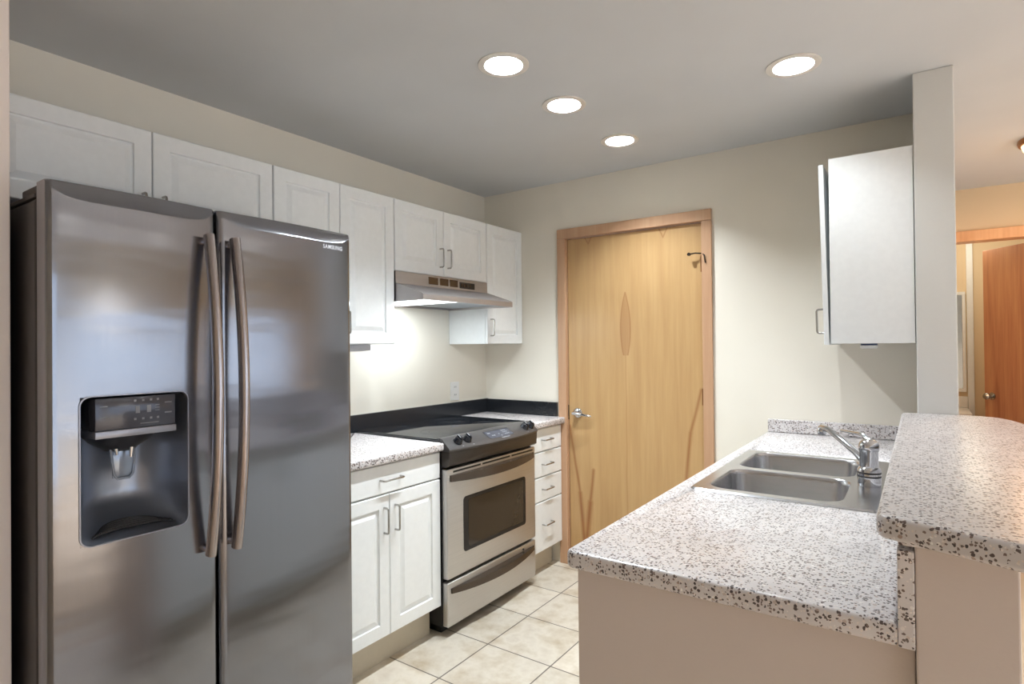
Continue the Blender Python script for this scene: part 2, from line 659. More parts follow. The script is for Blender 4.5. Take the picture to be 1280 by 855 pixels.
def window(name, horizontal, a0, a1, z0, z1, at, out):
    """a framed window; horizontal=True lies in a wall along x"""
    root = bpy.data.objects.new(name, None)
    COL.objects.link(root)
    root['kind'] = 'structure'

    def bx(g, p0, p1, q0, q1, s0, s1):
        return g.wbox(p0, p1, q0, q1, s0, s1) if horizontal else g.wbox(q0, q1, p0, p1, s0, s1)
    q0, q1 = sorted((at, at + out * 0.06))
    g = G()
    bx(g, a0, a1, q0, q1, z0, z0 + 0.05)
    bx(g, a0, a1, q0, q1, z1 - 0.05, z1)
    n = 3
    for i in range(n + 1):
        c = a0 + (a1 - a0) * i / n
        c = min(max(c, a0 + 0.025), a1 - 0.025)
        bx(g, c - 0.025, c + 0.025, q0, q1, z0 + 0.05, z1 - 0.05)
    for zr_ in (0.36, 0.66):
        zc_ = z0 + (z1 - z0) * zr_
        bx(g, a0 + 0.05, a1 - 0.05, q0 + 0.01, q1 - 0.01, zc_ - 0.014, zc_ + 0.014)
    g.obj('window_frame', 'white', root, 0)
    g = G()
    m = (q0 + q1) / 2
    bx(g, a0, a1, m - 0.002, m + 0.002, z0 + 0.05, z1 - 0.05)
    g.obj('window_pane', 'glass', root, 0)
    g = G()
    i0, i1 = sorted((at - out * 0.06, at - out * 0.0))
    k = 0
    zz = z1 - 0.08
    while zz > z0 + 0.30 and name == 'window_1':
        k += 1
        bx(g, a0 + 0.03, a1 - 0.03, i0 + 0.018, i1 - 0.012, zz, zz + 0.004)
        zz -= 0.09
    bx(g, a0 - 0.04, a1 + 0.04, i0, i1, z0 - 0.03, z0)
    g.obj('window_sill', 'white', root, 0)
    return root


window('window_1', False, WY0, WY1, WZ0, WZ1, WX, 1)
window('added_window', False, -4.9, -2.4, 0.03, 2.15, WX, 1)  # unseen opening added to bring daylight onto the left cabinets

# ------------------------------------------------------------------ kitchen door and its casing
door = bpy.data.objects.new('door_1', None)
COL.objects.link(door)
door['kind'] = 'structure'
g = G()
g.wbox(0.650, 1.487, 0.006, 0.046, 0.008, 2.024, 0.0015)
leaf = g.obj('door_leaf', 'door', door, 0)
g = G()
for x0, x1 in ((DX0, 0.647), (1.490, DX1)):
    g.wbox(x0, x1, -0.004, 0.118, 0, 2.036)
g.wbox(0.647, 1.490, -0.004, 0.118, 2.027, 2.036)
g.obj('door_jamb', 'trim', door, 0)
g = G()
for x0, x1 in ((0.587, 0.645), (1.492, 1.546)):
    g.wbox(x0, x1, -0.019, -0.001, 0, 2.0295, 0.003)
g.wbox(0.587, 1.546, -0.019, -0.001, 2.030, 2.091, 0.003)
g.obj('door_casing', 'trim', door, 0)
g = G()
RX = Matrix.Rotation(PI / 2, 4, 'X')
hx, hz = 0.713, 0.944
g.lathe([(0, 0), (0.031, 0), (0.031, 0.006), (0.027, 0.011), (0.013, 0.014), (0.012, 0.045), (0, 0.047)], 28,
        Matrix.Translation((hx, 0.006, hz)) @ RX)
g.tube([(hx - 0.012, -0.043, hz), (hx + 0.02, -0.047, hz), (hx + 0.06, -0.046, hz - 0.004), (hx + 0.10, -0.040, hz - 0.010), (hx + 0.112, -0.036, hz - 0.012)],
       [0.010, 0.011, 0.009, 0.008, 0.005], 12)
g.obj('lever_handle', 'chrome', door, 40)
g = G()
g.wbox(0.645, 0.651, 0.0, 0.006, 0.90, 0.99)
g.obj('strike_plate', 'dark_metal', door, 0)
for zc in (1.80, 1.075, 0.25):
    g = G()
    g.lathe([(0, -0.045), (0.0065, -0.045), (0.0065, 0.045), (0, 0.045)], 14, Matrix.Translation((1.4885, -0.002, zc)))
    g.obj('hinge', 'bronze', door, 40)
g = G()      # spring door stop on the top hinge pin
g.tube([(1.4885, -0.006, 1.855), (1.46, -0.022, 1.857), (1.43, -0.032, 1.852)], 0.004, 10)
g.tube([(1.4885, -0.006, 1.857), (1.510, -0.026, 1.842), (1.515, -0.024, 1.80)], 0.0035, 10)
g.lathe([(0, 0), (0.009, 0), (0.009, 0.014), (0, 0.014)], 14, Matrix.Translation((1.43, -0.026, 1.852)) @ Matrix.Rotation(PI / 2, 4, 'X'))
g.obj('hinge_stop', 'dark_metal', door, 40)
struct(G().wbox(1.546, 1.83, -0.012, -0.001, 0, 0.085, 0.002).obj('baseboard_back', 'trim', smooth=0))

# hall doorway casing and the open bathroom door
g = G()
g.wbox(2.575, 3.42, 1.790, 1.809, 2.037, 2.108, 0.002)
g.wbox(2.62, 3.34, 1.811, 1.918, 2.037, 2.0595)
struct(g.obj('trim_1', 'trim_hall', smooth=0))
g = G()
g.wbox(3.345, 3.42, 1.790, 1.809, 0, 2.0365, 0.002)
g.wbox(3.335, 3.3595, 1.811, 1.918, 0, 2.0365)
struct(g.obj('trim_2', 'trim_hall', smooth=0))
d2 = bpy.data.objects.new('door_2', None)
COL.objects.link(d2)
d2['kind'] = 'structure'
d2.location = (3.325, 1.935, 0)
d2.rotation_euler = (0, 0, math.atan2(2.53 - 1.935, 2.885 - 3.325))
G().wbox(0.0, 0.742, 0.0, 0.036, 0.01, 2.05, 0.001).obj('door_leaf', 'redwood', d2, 0)
g = G()
for sy, base in ((1, 0.036), (-1, 0.0)):
    g.lathe([(0, 0), (0.028, 0), (0.028, 0.006), (0.011, 0.010), (0.011, 0.03), (0.022, 0.038), (0.026, 0.05), (0.018, 0.062), (0, 0.064)], 24,
            Matrix.Translation((0.672, base, 0.95)) @ Matrix.Rotation(-sy * PI / 2, 4, 'X'))
g.obj('door_knob', 'nickel', d2, 40)
struct(G().wbox(2.795, 2.840, 3.27, 3.299, 0, 2.25, 0.002).obj('trim_3', 'white', smooth=0))

# ------------------------------------------------------------------ cabinets
def panel_door(name, parent, u0, u1, d0, z0, z1, t=0.019, raised=True, frame=0.055, mat='white', hinge=None):
    """thermofoil door or drawer front; front face at d0+t"""
    W, H = u1 - u0, z1 - z0
    g = G()
    prof = [(0.0, 0.0), (0.0, t - 0.004), (0.0015, t - 0.0012), (0.004, t)]
    if raised:
        f = frame
        prof += [(f, t), (f + 0.002, t - 0.0085), (f + 0.006, t - 0.0095), (f + 0.009, t - 0.009), (f + 0.027, t - 0.0012), (f + 0.029, t - 0.0004)]
    rings = []
    for ins, dep in prof:
        rings.append([P(u0 + ins, d0 + dep, z0 + ins), P(u1 - ins, d0 + dep, z0 + ins), P(u1 - ins, d0 + dep, z1 - ins), P(u0 + ins, d0 + dep, z1 - ins)])
    g.loft(rings)
    return g.obj(name, mat, parent, 0)


def pull(parent, u, d, z, length=0.10, vertical=True, stand=0.028):
    """wire bow handle, centred at (u, z) on a front at depth d"""
    h = length / 2
    r = 0.008
    prof = [(-h, 0.0), (-h, stand - r), (-h + 0.3 * r, stand - 0.3 * r), (-h + r, stand), (h - r, stand), (h - 0.3 * r, stand - 0.3 * r), (h, stand - r), (h, 0.0)]
    pts = [P(u, d + b, z + a) if vertical else P(u + a, d + b, z) for a, b in prof]
    g = G()
    g.tube(pts, 0.0042, 10)
    return g.obj('handle', 'nickel', parent, 50)


def carcass(parent, u0, u1, d1, z0, z1, mat='white'):
    g = G()
    g.box(u0, u1, 0.002, d1, z0, z1, 0.0012, 1)
    return g.obj('carcass', mat, parent, 0)


UT, UB = 2.110, 1.377
def upper(name, label, y0, y1, z0, z1, splits, handles, hl=0.10, hz=None):
    c = (y0 + y1) / 2
    t = thing(name, label, 'cabinet', (0, c, z0), LEFT, None)
    h = z1 - z0
    carcass(t, y0 - c + 0.001, y1 - c - 0.001, 0.290, 0, h)
    ys = [y0] + splits + [y1]
    for i, (a, b) in enumerate(zip(ys, ys[1:])):
        dr = panel_door('door', t, a - c + 0.0018, b - c - 0.0018, 0.2915, 0.001, h - 0.001)
        if handles[i] is not None:
            u = (a - c + 0.032) if handles[i] < 0 else (b - c - 0.032)
            pull(dr, u, 0.310, hz if hz is not None else 0.10, hl)
    return t


upper('wall_cabinet', 'short white two-door wall cabinet directly above the refrigerator', -2.714, -1.8065, 1.803, UT, [-2.260], [1, -1], 0.085, 0.043)
upper('wall_cabinet', 'tall white two-door wall cabinet between the refrigerator and the range hood', -1.8050, -1.1420, UB, UT, [-1.4737], [1, -1])
upper('wall_cabinet', 'short white two-door wall cabinet sitting over the range hood', -1.1400, -0.3850, 1.747, UT, [-0.7725], [1, -1])
upper('wall_cabinet', 'narrow white single-door wall cabinet in the corner right of the range hood', -0.3830, -0.0030, UB, UT, [], [-1])

# cabinet on the partition above the sink, faces -x; its door hangs a little ajar
t = thing('wall_cabinet', 'white wall cabinet with bare side panel and door ajar, above the sink', 'cabinet', (2.4435, -0.232, 1.357), -PI / 2)
carcass(t, -0.228, 0.228, 0.290, 0, 0.765)
dr = panel_door('door', t, -0.2285, 0.2285, 0.0, 0.0, 0.750)
dr.location = P(0, 0.293, 0.0)
# hinge line on the far side (u = -0.228): swing the near edge out and let it sag
piv = Vector((-0.2285, 0, 0))
R_ = Matrix.Translation(P(0, 0.2935, -0.004)) @ Matrix.Translation(piv) @ Matrix.Rotation(math.radians(-0.25), 4, 'Z') @ Matrix.Rotation(math.radians(1.1), 4, 'X') @ Matrix.Translation(-piv)
dr.matrix_local = R_
pull(dr, 0.198, 0.019, 0.10, 0.10)


def base_cab(name, label, y0, y1):
    c = (y0 + y1) / 2
    t = thing(name, label, 'cabinet', (0, c, 0), LEFT)
    W = (y1 - y0) / 2
    g = G()
    g.box(-W, W, 0.002, 0.588, 0.148, 0.874, 0.001, 1)
    g.obj('carcass', 'white', t, 0)
    g = G()
    g.box(-W, W, 0.10, 0.530, 0.0, 0.1475)
    g.obj('toe_kick', 'toe', t, 0)
    return t, W, c


t, W, c = base_cab('base_cabinet', 'white base cabinet with one wide drawer over two doors, beside the range', -1.786, -1.146)
dr = panel_door('drawer', t, -W + 0.002, W - 0.002, 0.589, 0.748, 0.868, raised=False)
pull(dr, 0.006, 0.608, 0.806, 0.115, False)
for a, b, s in ((-W + 0.002, -0.0015, 1), (0.0015, W - 0.002, -1)):
    dr = panel_door('door', t, a, b, 0.589, 0.150, 0.742)
    pull(dr, (b - 0.03) if s > 0 else (a + 0.03), 0.608, 0.636, 0.105)
t, W, c = base_cab('base_cabinet', 'narrow white base cabinet with four stacked drawers, right of the range', -0.380, -0.022)
for z0, z1 in ((0.735, 0.868), (0.585, 0.729), (0.440, 0.579), (0.145, 0.434)):
    dr = panel_door('drawer', t, -W + 0.002, W - 0.002, 0.589, z0, z1, raised=False)
    pull(dr, -0.005, 0.608, (z0 + z1) / 2 if z0 > 0.3 else 0.30, 0.10, False)

# sink base under the peninsula counter, faces -x
t = thing('base_cabinet', 'white sink base cabinet under the speckled peninsula counter', 'cabinet', (2.442, -0.99, 0), -PI / 2)
g = G()
WN, WT = 0.96, 0.86
for a0, a1, b0, b1, c0, c1 in ((-WN, -WN + 0.018, 0.0, 0.575, 0.105, 0.874), (WN - 0.018, WN, 0.0, 0.575, 0.105, 0.874),
                               (-WN + 0.018, WN - 0.018, 0.0, 0.575, 0.105, 0.123), (-WN + 0.018, WN - 0.018, 0.0, 0.012, 0.123, 0.874),
                               (-WN + 0.018, WN - 0.018, 0.557, 0.575, 0.70, 0.874)):
    g.box(a0, a1, b0, b1, c0, c1)
g.obj('carcass', 'white', t, 0)
G().box(-WN, WN, 0.05, 0.52, 0.0, 0.104).obj('toe_kick', 'toe', t, 0)
for i in range(4):
    a = -WN + 0.002 + i * (2 * WN - 0.004) / 4
    b = a + (2 * WN - 0.004) / 4 - 0.003
    dr = panel_door('door', t, a, b, 0.576, 0.15, 0.868)
    pull(dr, (b - 0.03) if i % 2 == 0 else (a + 0.03), 0.595, 0.76, 0.105)

# ------------------------------------------------------------------ counters
def slab(name, poly, z0, z1, bev=0.009):
    return G().prism(poly, z0, z1, bev, 4).obj(name, 'granite', None, 35)


o = slab('countertop', rrect(0.003, 0.632, -1.792, -1.146, 0.003, 2), 0.876, 0.914)
tag(o, 'speckled countertop between the refrigerator and the range', 'countertop')
o = slab('countertop', rrect(0.003, 0.632, -0.380, -0.003, 0.003, 2), 0.876, 0.914)
tag(o, 'small speckled corner countertop right of the range', 'countertop')
o = G().wbox(0.001, 0.020, -1.790, -0.001, 0.915, 1.006, 0.002).obj('backsplash', 'black_lam', None, 0)
tag(o, 'long black backsplash strip behind the range along the left wall', 'backsplash')
o = G().wbox(0.021, 0.574, -0.020, -0.001, 0.915, 1.004, 0.002).obj('backsplash', 'black_lam', None, 0)
tag(o, 'short black backsplash strip on the back wall left of the wooden door', 'backsplash')

# peninsula counter with a sink cut-out
def peninsula_outline(x0, x1, y0, y1, r):
    pts = [(x1, y1), (x0, y1)]
    for i in range(7):
        a = PI + PI / 2 * i / 6
        pts.append((x0 + r + r * math.cos(a), y0 + r + r * math.sin(a)))
    pts.append((x1, y0))
    return pts


pc = G().prism(peninsula_outline(1.8125, 2.420, -2.080, -0.002, 0.022), 0.876, 0.914, 0.009, 4).obj('countertop', 'granite', None, 35)
SX0, SX1, SY0, SY1 = 1.862, 2.368, -1.398, -0.628
hole = G().prism(rrect(SX0 + 0.012, SX1 - 0.012, SY0 + 0.012, SY1 - 0.012, 0.03), 0.8, 1.0).obj('cutter', 'white')
cut(pc, [hole])
tag(pc, 'speckled peninsula countertop holding the steel double sink', 'countertop')
o = G().wbox(1.8175, 2.418, -0.022, -0.001, 0.915, 0.979, 0.003).obj('backsplash', 'granite', None, 0)
tag(o, 'low speckled backsplash on the back wall behind the sink', 'backsplash')
o = G().wbox(2.4205, 2.4435, -2.078, -0.023, 0.876, 1.0305, 0.002).obj('backsplash', 'granite', None, 0)
tag(o, 'speckled upright strip between the sink counter and the raised bar', 'backsplash')

# raised bar: flared near end, rounded far end
bar = thing('bar_counter', 'raised speckled bar counter with rounded ends on the beige half wall', 'counter', (2.5, -1.3, 1.04))
outl = [(2.394, -0.505), (2.394, -2.085), (2.397, -2.098), (2.407, -2.108), (2.43, -2.117), (2.50, -2.146), (2.564, -2.171), (2.62, -2.182),
        (2.67, -2.178), (2.71, -2.155), (2.738, -2.115), (2.752, -2.05), (2.756, -1.90), (2.756, -1.0), (2.748, -0.80), (2.733, -0.655),
        (2.712, -0.57), (2.690, -0.52), (2.665, -0.492), (2.63, -0.478), (2.58, -0.4735), (2.43, -0.4735), (2.408, -0.478), (2.398, -0.488)]
loc = [(x - 2.5, y + 1.3) for x, y in outl]
G().prism(loc, 0.012, 0.050, 0.009, 4).obj('top', 'granite', bar, 35)
g = G()
g.prism([(-0.078, 0.80), (-0.078, -0.783), (0.105, -0.783), (0.105, 0.80)], 0.0005, 0.0115)
g.obj('support_strip', 'granite', bar, 0)

# ------------------------------------------------------------------ sink
sk = thing('double_sink', 'stainless drop-in double sink set into the peninsula counter', 'sink', (0, 0, 0.914))
BW = [(1.905, 2.275, -1.362, -1.035), (1.905, 2.275, -1.000, -0.668)]
b = bmesh.new()
zr = 0.006
outer = rrect(SX0, SX1, SY0, SY1, 0.03)
n0 = len(outer)
def loop(pts, z):
    vs_ = [b.verts.new((x, y, z)) for x, y in pts]
    return vs_, [b.edges.new((vs_[i], vs_[(i + 1) % len(vs_)])) for i in range(len(vs_))]
inner = rrect(SX0 + 0.006, SX1 - 0.006, SY0 + 0.006, SY1 - 0.006, 0.026)
vo, eo = loop(inner, zr)
edges = list(eo)
for x0, x1, y0, y1 in BW:
    vb, eb = loop(rrect(x0, x1, y0, y1, 0.06), zr)
    edges += eb
bmesh.ops.triangle_fill(b, use_beauty=True, use_dissolve=False, edges=edges)
lo = [b.verts.new((x, y, 0.0008)) for x, y in outer]
for i in range(n0):
    j = (i + 1) % n0
    b.faces.new((vo[i], vo[j], lo[j], lo[i]))
bmesh.ops.recalc_face_normals(b, faces=b.faces[:])
gg = G()
gg._merge(b)
rim = gg.obj('rim', 'sink', sk, 25)
for x0, x1, y0, y1 in BW:
    g = G()
    rings = []
    for ins, z, r in ((0.0, zr, 0.06), (0.003, zr - 0.003, 0.058), (0.005, -0.010, 0.056), (0.014, -0.130, 0.055), (0.022, -0.150, 0.05),
                      (0.040, -0.164, 0.045), (0.07, -0.168, 0.04)):
        rings.append([(x, y, z) for x, y in rrect(x0 + ins, x1 - ins, y0 + ins, y1 - ins, r)])
    g.loft(rings, cap0=False)
    bw = g.obj('bowl', 'sink', sk, 40)
    g = G()
    g.lathe([(0.045, 0.0), (0.042, 0.003), (0.034, 0.001), (0.03, -0.002), (0, -0.002)], 28, Matrix.Translation(((x0 + x1) / 2, (y0 + y1) / 2, -0.166)))
    g.obj('drain', 'chrome', bw, 40)

# ------------------------------------------------------------------ faucet
FX, FY = 2.322, -1.085
fa = thing('faucet', 'chrome single-lever faucet with slanted spout behind the double sink', 'faucet', (FX, FY, 0.9202))
g = G()
g.lathe([(0, 0), (0.031, 0), (0.032, 0.006), (0.032, 0.048), (0.029, 0.054), (0.0255, 0.058), (0.0255, 0.105), (0.027, 0.108), (0, 0.108)], 36)
g.obj('body', 'chrome', fa, 40)
g = G()
for z in (0.030, 0.041):
    g.lathe([(0.0321, z - 0.0025), (0.0328, z - 0.0025), (0.0328, z + 0.0025), (0.0321, z + 0.0025)], 36)
g.obj('band', 'dark_plastic', fa, 40)
g = G()
g.lathe([(0.0265, 0.1085), (0.028, 0.112), (0.028, 0.122), (0.0245, 0.134), (0.016, 0.142), (0, 0.145)], 36)
g.obj('cap', 'chrome', fa, 40)
g = G()
sp0 = Vector((-0.018, 0.024, 0.075))
tip = Vector((2.171, -0.88, 1.064)) - Vector((FX, FY, 0.9202))
g.tube([sp0, sp0.lerp(tip, 0.15) + Vector((0, 0, 0.006)), sp0.lerp(tip, 0.5) + Vector((0, 0, 0.008)), sp0.lerp(tip, 0.85) + Vector((0, 0, 0.007)), tip + Vector((0, 0, 0.001)), tip + Vector((-0.008, 0.010, -0.004))],
       [0.013, 0.0112, 0.0102, 0.0098, 0.0108, 0.0095], 16)
g.obj('spout', 'chrome', fa, 50)
g = G()
g.lathe([(0, -0.026), (0.012, -0.026), (0.0145, -0.022), (0.0145, -0.008), (0.011, -0.001), (0, 0.002)], 24, Matrix.Translation(tip + Vector((-0.004, 0.006, 0))))
g.obj('aerator', 'chrome', fa, 40)
g = G()
lv = Vector((2.236, -0.965, 1.068)) - Vector((FX, FY, 0.9202))
g.tube([(0.004, 0.0, 0.136), (-0.014, 0.018, 0.150), Vector((-0.03, 0.045, 0.152)), lv + Vector((0, 0, 0.0))], [0.009, 0.008, 0.006, 0.0045], 12)
g.obj('lever', 'chrome', fa, 50)

# ------------------------------------------------------------------ refrigerator
fr = thing('refrigerator', 'stainless side-by-side refrigerator with a dispenser in its left door', 'refrigerator', (0.0, -2.247, 0), LEFT)
g = G()
g.box(-0.446, 0.446, 0.03, 0.700, 0.02, 1.735, 0.012, 3)
body = g.obj('body', 'dark_side', fr, 35, 'dark grey steel cabinet body')
cu, cz = (-0.386, -0.133), (0.880, 1.2465)


def dcut():
    poly = [(x, z) for x, z in rrect(cu[0], cu[1], cz[0], cz[1], 0.024, 8)]
    return G().prism(poly, 0.610, 0.90, mat=Matrix.Rotation(PI / 2, 4, 'X')).obj('cutter', 'white')


c_ = dcut()
c_.parent = fr
cut(body, [c_])
g = G()
g.box(-0.446, 0.446, 0.10, 0.690, 1.736, 1.748, 0.004)
for u0, u1 in ((-0.440, -0.30), (0.30, 0.440)):
    g.box(u0, u1, 0.58, 0.735, 1.748, 1.768, 0.004)
g.obj('hinge_cover', 'dark_side', fr, 35)
g = G()
g.box(-0.44, 0.44, 0.60, 0.70, 0.0, 0.055, 0.004)
g.obj('kick_grille', 'dark_plastic', fr, 35)


def fridge_door(name, u0, u1):
    g = G()
    N = 40
    rows = []
    d_back, zt, zb = 0.712, 1.768, 0.062
    prof_n = None
    for i in range(N + 1):
        s = -1 + 2 * i / N
        # cluster columns at the edges
        s = math.copysign(1 - (1 - abs(s)) ** 1.6, s)
        u = (u0 + u1) / 2 + s * (u1 - u0) / 2
        df = 0.779 + 0.012 * (1 - s * s) - 0.012 * max(0, (abs(s) - 0.94) / 0.06) ** 2
        dip = 0.036 * (1 - abs(s) ** 7)
        z1 = zt - 0.004 - dip
        pr = [(d_back, zb), (df - 0.006, zb), (df, zb + 0.008), (df, zb + 0.4), (df, 1.0), (df, 1.35), (df, z1 - 0.0035), (df - 0.0022, z1),
              (df - 0.0022 - dip * 0.12, zt - 0.003), (df - 0.006 - dip * 0.12, zt), (d_back, zt)]
        rows.append([P(u, a, z) for a, z in pr])
    b = bmesh.new()
    vv = [[b.verts.new(p) for p in r] for r in rows]
    for a, c2 in zip(vv, vv[1:]):
        for i in range(len(a)):
            j = (i + 1) % len(a)
            b.faces.new((a[i], a[j], c2[j], c2[i]))
    b.faces.new(vv[0])
    b.faces.new(vv[-1])
    bmesh.ops.recalc_face_normals(b, faces=b.faces[:])
    g._merge(b)
    return g.obj(name, 'steel', fr, 28)


fz = fridge_door('freezer_door', -0.447, -0.0455)
c_ = dcut()
c_.parent = fr
cut(fz, [c_])
for p in fz.data.polygons:
    p.use_smooth = True
fz.data.set_sharp_from_angle(angle=math.radians(28))
fd = fridge_door('fridge_door', -0.0375, 0.447)

for par, uc in ((fz, -0.080), (fd, -0.004)):
    g = G()
    pts = []
    for i in range(25):
        s = -1 + 2 * i / 24
        pts.append(P(uc, 0.806 + 0.046 * (1 - s * s), 1.232 + s * 0.452))
    g.tube(pts, 0.0185, 20, 0.75, up=(1, 0, 0))
    for z in (0.795, 1.668):
        g.tube([P(uc, 0.775, z), P(uc, 0.815, z)], 0.011, 12)
    g.obj('handle', 'handle', par, 40)

# dispenser parts
g = G()
rings = []
for dep in (0.789, 0.785):
    rings.append([P(x, dep, z) for x, z in rrect(cu[0] + 0.001, cu[1] - 0.001, cz[0] + 0.001, cz[1] - 0.001, 0.023, 8)])
NU, NZ = 28, 24
rows = []
u0, u1, z0, z1 = cu[0] + 0.001, cu[1] - 0.001, cz[0] + 0.001, cz[1] - 0.001
for j in range(NZ + 1):
    q = j / NZ
    row = []
    for i in range(NU + 1):
        s = -1 + 2 * i / NU
        bow = max(0.0, 1 - abs(s) ** 2.6) ** 0.5
        low = min(1.0, (q / 0.22)) if q < 0.22 else 1.0
        low = low ** 0.5 if q < 0.22 else 1.0
        top = min(1.0, (1 - q) / 0.03)
        dep = 0.786 - 0.150 * bow * low * top
        row.append(P((u0 + u1) / 2 + s * (u1 - u0) / 2, dep, z0 + q * (z1 - z0)))
    rows.append(row)
g = G()
g.grid(rows)
g.obj('dispenser_recess', 'disp', fz, 50)
g = G()      # bright thin rim around the opening
ro = rrect(cu[0] - 0.002, cu[1] + 0.002, cz[0] - 0.002, cz[1] + 0.002, 0.025, 8)
ri = rrect(cu[0] + 0.001, cu[1] - 0.001, cz[0] + 0.001, cz[1] - 0.001, 0.023, 8)
def dface(u):
    s = (u - (-0.24625)) / 0.20075
    return 0.779 + 0.012 * (1 - s * s)
g.loft([[P(x, dface(x) + 0.0005, z) for x, z in ro], [P(x, dface(x) + 0.004, z) for x, z in ro], [P(x, dface(x) + 0.004, z) for x, z in ri], [P(x, dface(x) - 0.01, z) for x, z in ri]],
       cap0=False, cap1=False)
g.obj('dispenser_rim', 'disp_strip', fz, 40)
g = G()
g.box(-0.352, -0.162, 0.68, 0.782, 1.158, 1.240, 0.003)
cp = g.obj('control_panel', 'disp_panel', fz, 30)
g = G()
g.box(-0.353, -0.161, 0.68, 0.785, 1.139, 1.1575, 0.002)
g.obj('panel_strip', 'disp_strip', fz, 30)
g = G()
random.seed(3)
for u in (-0.262, -0.243, -0.224, -0.207):
    for z in (1.229, 1.181):
        g.box(u - 0.0028, u + 0.0028, 0.7821, 0.7826, z - 0.0028, z + 0.0028)
for u in (-0.256, -0.229):
    g.box(u - 0.005, u + 0.005, 0.7821, 0.7826, 1.196, 1.215)
for z in (1.219, 1.192):
    g.box(-0.190, -0.172, 0.7821, 0.7826, z - 0.0018, z + 0.0018)
    g.box(-0.342, -0.325, 0.7821, 0.7826, z - 0.0012, z + 0.0012)
for z in (1.214, 1.207, 1.200):
    g.box(-0.214, -0.203, 0.7821, 0.7826, z - 0.001, z + 0.001)
g.box(-0.25, -0.205, 0.7821, 0.7826, 1.1675, 1.1695)
g.obj('panel_markings', 'grey_mark', fz, 0)
g = G()      # tapering nozzle housing below the panel
def half(r, dz, uc=-0.258, ry=0.09):
    out = []
    for i in range(17):
        a = PI * i / 16
        out.append(P(uc + r * math.cos(a), 0.672 + ry * math.sin(a), dz))
    return out
g.loft([half(0.036, 1.092, ry=0.04), half(0.044, 1.100, ry=0.05), half(0.072, 1.118, ry=0.075), half(0.090, 1.1385, ry=0.095)])
g.obj('nozzle_housing', 'dark_plastic', fz, 40)
g = G()      # see-through paddle
g.tube([P(-0.288, 0.70, 1.10), P(-0.284, 0.700, 1.06), P(-0.281, 0.702, 1.03), P(-0.274, 0.704, 1.018), P(-0.245, 0.704, 1.018), P(-0.236, 0.702, 1.028), P(-0.232, 0.700, 1.06), P(-0.229, 0.70, 1.10)], 0.0035, 8)
g.box(-0.284, -0.234, 0.696, 0.700, 1.02, 1.10, 0.001)
g.obj('dispenser_paddle', 'clear', fz, 40)
g = G()
g.tube([P(-0.247, 0.722, 1.102), P(-0.249, 0.722, 1.075)], [0.006, 0.004], 12)
g.obj('nozzle', 'chrome', fz, 40)
g = G()
g.tube([P(-0.284, 0.722, 1.102), P(-0.282, 0.722, 1.085)], [0.005, 0.003], 12)
g.obj('nozzle', 'chrome', fz, 40)
g = G()      # drip tray grille: crescent of slots on the ledge
for k in range(6):
    rows_ = []
    f = k / 5
    hw = 0.095 * (1 - 0.25 * f)
    pts = [P(-0.2595 + hw * math.cos(PI * i / 14), 0.768 - 0.016 * f - (0.050 * (1 - 0.0 * f)) * math.sin(PI * i / 14) * (0.5 + 0.5 * f), 0.893 + 0.0042 * f + 0.012 * math.sin(PI * i / 14) * (0.3 + 0.7 * f)) for i in range(15)]
    g.tube(pts, 0.0022, 6)
g.obj('drip_grille', 'dark_plastic', fz, 40)
# maker's lettering in the top right corner
cd = bpy.data.curves.new('tmp_text', 'FONT')
cd.body = 'SAMSUNG'
cd.size = 0.0195
cd.extrude = 0.0006
cd.space_character = 1.12
cd.offset = 0.0004
cd.align_x = 'LEFT'
to = bpy.data.objects.new('tmp_text', cd)
COL.objects.link(to)
dg = bpy.context.evaluated_depsgraph_get()
dg.update()
me = bpy.data.meshes.new_from_object(to.evaluated_get(dg))
bpy.data.objects.remove(to)
xs = [v.co.x for v in me.vertices]
sc = 0.084 / (max(xs) - min(xs))
for v in me.vertices:
    x, y, z = v.co
    v.co = P(0.319 + (x - min(xs)) * sc, 0.7838 + z, 1.704 + y * 1.0)
me.materials.append(MT['mark'])
lo_ = bpy.data.objects.new('brand_lettering', me)
COL.objects.link(lo_)
lo_.parent = fd
for v in me.vertices:
    s = (v.co.x - 0.20475) / 0.24225
    v.co.y = -(0.779 + 0.012 * (1 - s * s) + 0.0003 + (-v.co.y - 0.7838 + 0.0006))

# ------------------------------------------------------------------ range hood
hd = thing('range_hood', 'slim stainless range hood under the short cabinet above the stove', 'range hood', (0, -0.7625, 1.590), LEFT)
HW = 0.376
g = G()
prof = [(0.002, 0.156), (0.312, 0.156), (0.314, 0.094), (0.492, 0.034), (0.499, 0.028), (0.499, 0.002), (0.490, 0.002), (0.488, 0.022), (0.31, 0.080), (0.02, 0.080), (0.02, 0.002), (0.002, 0.002)]
rows = [[P(u, a, z) for a, z in prof] for u in (-HW + 0.002, HW - 0.002)]
g.loft(rows)
g.box(-HW, -HW + 0.0018, 0.002, 0.312, 0.0, 0.156)
for u0, u1 in ((-HW, -HW + 0.0018), (HW - 0.0018, HW)):
    b = bmesh.new()
    ps = [(0.002, 0.0), (0.499, 0.0), (0.499, 0.029), (0.492, 0.0345), (0.314, 0.0945), (0.312, 0.156), (0.002, 0.156)]
    a = [b.verts.new(P(u0, q, z)) for q, z in ps]
    c2 = [b.verts.new(P(u1, q, z)) for q, z in ps]
    b.faces.new(a)
    b.faces.new(c2[::-1])
    for i in range(len(ps)):
        j = (i + 1) % len(ps)
        b.faces.new((a[i], a[j], c2[j], c2[i]))
    bmesh.ops.recalc_face_normals(b, faces=b.faces[:])
    g._merge(b)
g.obj('shell', 'steel_hood', hd, 20)
G().box(-0.02, HW - 0.004, 0.03, 0.485, 0.012, 0.018).obj('filter', 'filt', hd, 0)
g = G().box(-HW + 0.004, -0.025, 0.03, 0.485, 0.010, 0.018)
